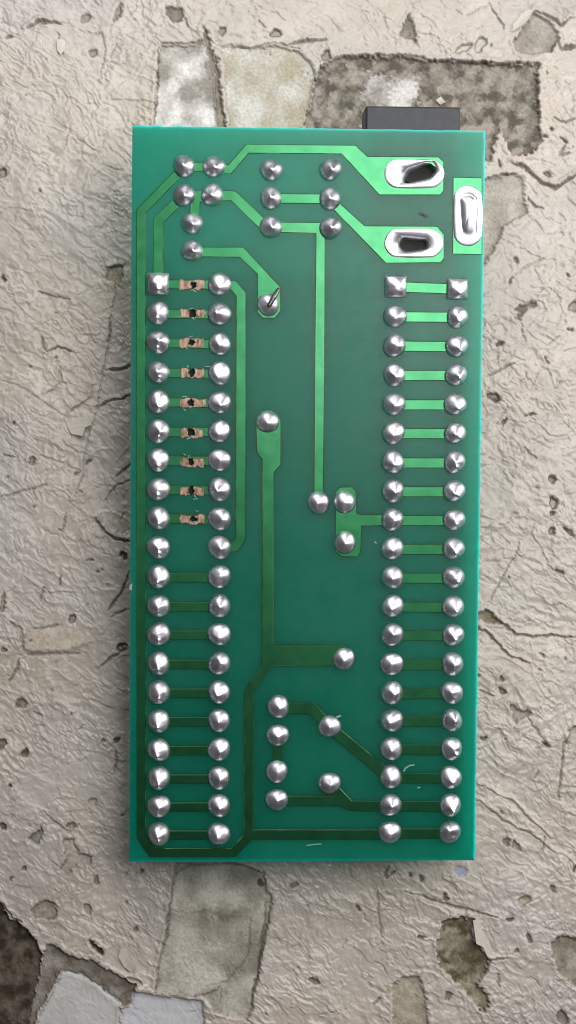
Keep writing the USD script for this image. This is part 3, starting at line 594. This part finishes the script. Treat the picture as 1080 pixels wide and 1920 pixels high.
ring = [(28, .05, 1, 0, 0), (27, .11, 1, 0, 0), (25, .15, 1, 0, 0), (19, .19, 1, 0, 0)]
o1 = slot(((748, 326), (805, 326)), ring[:3] + [(22, .19, .9, 2, 0), (18, .12, .66, 6, 0), (15, -.06, .6, 10, -1), (13, -.4, .55, 12, -1), (11, -1.1, .5, 13, -1), (10, -1.5, .5, 13, -1)], 1, skew=-.28, wob=.2)
o2 = slot(((748, 456), (803, 456)), ring[:3] + [(23, .16, .9, -5, 0), (19, .10, .62, -5, 1), (15, -.08, .5, -1, 2), (13, -.35, .46, 0, 2), (11, -1.0, .44, 1, 2), (10, -1.5, .44, 1, 2)], 2, wob=.2)
o3 = slot(((877, 376), (877, 434)), ring + [(17, .15, .8, 0, -2), (15, .08, .78, 1, -2), (13, .2, .72, 1, -4), (9, .36, .6, 1, -6), (4, .42, .4, 1, -8)], 3, wob=.12)
for o, core, rad in ((o1, ((772, 328), (804, 322)), 12), (o2, ((764, 458), (790, 458)), 12)):
    solid(topoly(LineString(core).buffer(rad), 0), TOP - .95, TOP - .9, M_char, 'slot_hole', o)

# flux spatter and scratches
for pts, w in (([(757, 1446), (760, 1440), (768, 1435), (776, 1434)], 2.2), ([(632, 1344), (638, 1342)], 3.2), ([(575, 1585), (588, 1583), (602, 1582)], 1.4), ([(835, 1441), (838, 1438)], 3), ([(783, 1477), (787, 1476)], 2), ([(703, 1016), (705, 1018)], 2.4)):
    solid(topoly(LineString(pts).buffer(w / 2)), TOP - .01, TOP + .12, M_flux, 'flux_residue', board)
for x, y in ((790, 402), (797, 405)):
    solid(topoly(blob(x, y, 6, 3.5, x, ang=20)), TOP - .01, TOP + .02, M_mask, 'mask_blemish', board)

# ------------------------------------------------------------------ what the board stands on: jack and sockets soldered to its other face
def rbox(x0, x1, y0, y1, z0, z1, r=.25):
    import manifold3d as m3
    hs = [m3.Manifold.sphere(r, 16).translate([x, y, z]) for x in (x0 + r, x1 - r) for y in (y0 + r, y1 - r) for z in (z0 + r, z1 - r)]
    return m3.Manifold.batch_hull(hs)
import manifold3d as m3
p0, p1 = world(686.5, 196.5, -1.6), world(865, 200, -1.6)
yb = world(775, 500, -1.6)[1]
under = TOP - 2.1
jb = m3.Manifold.batch_hull([rbox(p0[0], p1[0], yb, p0[1], under - 4, under, .22), rbox(p0[0] + .75, p1[0] - .75, yb + .6, p0[1] - .6, 1.55, under - 2, .22)])
bore = m3.Manifold.cylinder(9, 3.1, 3.1, 40).rotate([90, 0, 0]).translate([(p0[0] + p1[0]) / 2, p0[1] + .5, 1.3 + (under - 1.3) / 2])
me = (jb - bore).to_mesh()
jack = put('power_jack', trimesh.Trimesh(me.vert_properties[:, :3], me.tri_verts), M_black, board, 35)
pin = m3.Manifold.cylinder(8, 1.0, 1.0, 24).rotate([90, 0, 0]).translate([(p0[0] + p1[0]) / 2, p0[1] - .8, 1.3 + (under - 1.3) / 2]).to_mesh()
put('centre_pin', trimesh.Trimesh(pin.vert_properties[:, :3], pin.tri_verts), M_solder, jack, 35)
for xs, ys in ((XA, A), (XD, D)):
    a, b = world(xs[0], ys[0], -1.6), world(xs[-1], ys[-1], -1.6)
    me = rbox(min(a[0], b[0]) - 1.2, max(a[0], b[0]) + 1.2, b[1] - 1.3, a[1] + 1.3, 7.9, under, .12).to_mesh()
    put('header_socket', trimesh.Trimesh(me.vert_properties[:, :3], me.tri_verts), M_black, board, 35)
a, b = world(XB[0], B[0], -1.6), world(XC[-1], C[-1], -1.6)
me = rbox(a[0] - 1.3, b[0] + 1.3, b[1] - 1.3, a[1] + 1.3, 7.9, under, .2).to_mesh()
put('chip_socket', trimesh.Trimesh(me.vert_properties[:, :3], me.tri_verts), M_black, board, 35)
